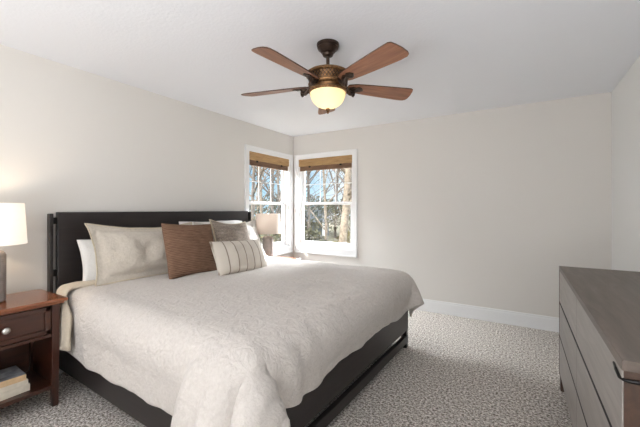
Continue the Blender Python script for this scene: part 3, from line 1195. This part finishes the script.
def bare_tree(name, base, h, r, seed, mat, label, lean=(0, 0), depth=5, first=0.35):
    rnd = random.Random(seed)
    b = MB()

    def grow(p, d, L, rad, lev):
        n = 4
        pts, rads = [p.copy()], [rad]
        q = p.copy()
        dd = d.copy()
        for i in range(n):
            dd = (dd + Vector((rnd.uniform(-1, 1), rnd.uniform(-1, 1), rnd.uniform(-.4, .7))) * (0.05 if lev == 0 else 0.18)).normalized()
            q = q + dd * (L / n)
            pts.append(q.copy())
            rads.append(rad * (1 - 0.45 * (i + 1) / n))
        b.tube(pts, rads, 7 if lev < 2 else (5 if lev < 3 else 3))
        if lev >= depth or rad < 0.003:
            return
        kids = rnd.choice((3, 4)) if lev > 0 else 6
        for k in range(kids):
            t = first + (1 - first) * (k + rnd.random()) / kids if lev == 0 else rnd.uniform(0.3, 1.0)
            idx = min(n - 1, int(t * n))
            s = pts[idx].lerp(pts[idx + 1], t * n - idx if t < 1 else 1)
            az = rnd.uniform(0, 2 * PI)
            side = Vector((math.cos(az), math.sin(az), rnd.uniform(-0.1, 0.7)))
            nd = (dd * 0.55 + side * 0.8).normalized()
            grow(s, nd, L * rnd.uniform(0.5, 0.75), rads[idx] * rnd.uniform(0.42, 0.62), lev + 1)

    grow(Vector((0, 0, 0)), Vector((lean[0], lean[1], 1)).normalized(), h, r, 0)
    o = b.build(name, mat, smooth='all')
    o.location = base
    return tag(o, label, 'tree', 'bare trees outside the windows')


def ray(px, dist):
    """ground point seen through a column of the picture, at a forward distance"""
    t = (px - 320) / F_PX
    c, s = math.cos(R(31.5)), math.sin(R(31.5))
    return (dist * (-s + t * c), dist * (c + t * s), GZ)


bare_tree('bare_tree', ray(341, 10.5), 4.6, 0.15, 5, M['bark'], 'sunlit bare tree with a thick pale trunk outside the back window', (0.03, 0), 5, 0.3)
spots = [(309, 13, 6.0, .12, 11, 'bark_dark'), (326, 18, 7, .15, 12, 'bark'), (352, 16, 7, .13, 13, 'bark_dark'), (300, 20, 8, .16, 14, 'bark_dark'),
         (252, 11, 6, .12, 15, 'bark_dark'), (262, 16, 7, .14, 16, 'bark'), (271, 13, 6.5, .12, 17, 'bark_dark'), (280, 19, 8, .16, 18, 'bark_dark'),
         (257, 21, 8, .17, 19, 'bark'), (289, 25, 9, .18, 20, 'bark_dark'), (335, 25, 9, .18, 22, 'bark_dark'), (345, 22, 8, .15, 24, 'bark')]
names = ['slim dark bare tree at the left edge of the back window view', 'pale bare tree beyond the middle of the back window',
         'dark bare tree at the right edge of the back window view', 'dark bare tree far off behind the window corner',
         'slim dark bare tree at the left edge of the bedside window view', 'pale bare tree beyond the lamp in the bedside window',
         'dark bare tree at the middle of the bedside window', 'tall dark bare tree at the right of the bedside window',
         'pale tall bare tree far off in the bedside window', 'farthest dark bare tree seen through the bedside window',
         'farthest dark bare tree behind the thick pale trunk', 'pale bare tree just right of the thick trunk']
for (px, d, h, r, sd, mt), nm in zip(spots, names):
    bare_tree('bare_tree', ray(px, d), h * 0.8, r * 0.6, sd, M[mt], nm, (0, 0), 5, 0.15)


def shrub(loc, r, h, mat, seed, label):
    rnd = random.Random(seed)
    b = MB()
    for k in range(520 if r < 2 else 4500):
        a, e = rnd.uniform(0, 2 * PI), rnd.uniform(-0.3, 1.0)
        rr = rnd.uniform(0.55, 1.0) ** 0.5
        p = Vector((r * rr * math.cos(a) * math.sqrt(max(0, 1 - e * e)), r * rr * math.sin(a) * math.sqrt(max(0, 1 - e * e)), h * (0.4 + 0.6 * e * rr)))
        s = rnd.uniform(0.5, 1.2) * min(0.10, r * 0.12)
        u = Vector((rnd.gauss(0, 1), rnd.gauss(0, 1), rnd.gauss(0, 1))).normalized()
        w = u.orthogonal().normalized()
        x = u.cross(w)
        b.bm.faces.new([b.bm.verts.new(p + s * (w * math.cos(t) + x * math.sin(t) * .6)) for t in (0, PI / 2, PI, 3 * PI / 2)])
    o = b.build('shrub', mat)
    o.location = loc
    return tag(o, label, 'bush', 'shrubs outside the windows')


for px, d, r, h, mt, sd, nm in ((306, 12, .9, 1.5, 'leaf', 1, 'dark green shrub at the left edge of the back window view'),
                                (322, 11, .7, .8, 'leaf_olive', 2, 'low olive shrub below the house in the back window'),
                                (352, 12, .8, 1.4, 'leaf_olive', 3, 'olive shrub right of the thick pale trunk'),
                                (252, 10, 1.0, 1.9, 'leaf', 4, 'dark green shrub at the left of the bedside window view'),
                                (266, 14, 1.6, 2.6, 'leaf', 5, 'tall green shrub behind the lamp in the bedside window'),
                                (279, 12, 1.0, 1.6, 'leaf_olive', 6, 'olive shrub at the right of the bedside window view'),
                                (332, 26, 4.0, 3.0, 'leaf', 7, 'wide green shrub mass far behind the back window trees'),
                                (290, 28, 5.0, 3.6, 'leaf', 8, 'wide green shrub mass far behind the bedside window trees')):
    shrub(ray(px, d), r, h, M[mt], sd, nm)

# neighbour's house
hx, hy, hz = ray(313, 27)
hz -= 0.7
hs = thing('house', 'grey neighbouring house with white porch column seen through the back window', 'house', (hx, hy, hz), R(31.5))
MB().box(-3.0, 1.3, 0, 5, 0, 1.9).build('wall', M['siding'], hs)
rf = MB()
rf.prism([(-0.7, 1.85), (2.5, 3.0), (5.7, 1.85)], -3.3, 1.6)
rf.xf(Matrix(((0, 0, 1, 0), (1, 0, 0, 0), (0, 1, 0, 0), (0, 0, 0, 1))))
rf.build('roof', M['roofing'], hs)
for x in (-2.2, -0.6):
    wf = MB().box(x - .45, x + .45, -0.05, 0.02, 0.7, 1.5, 0.02).build('window', M['trim'], hs)
    MB().box(x - .38, x + .38, -0.07, -0.04, 0.77, 1.43).build('pane', M['house_glass'], wf)
for x in (-1.5, 0.9):
    MB().box(x - .13, x + .13, -0.60, -0.34, 0.0, 1.86, 0.02).build('porch_column', M['trim'], hs)
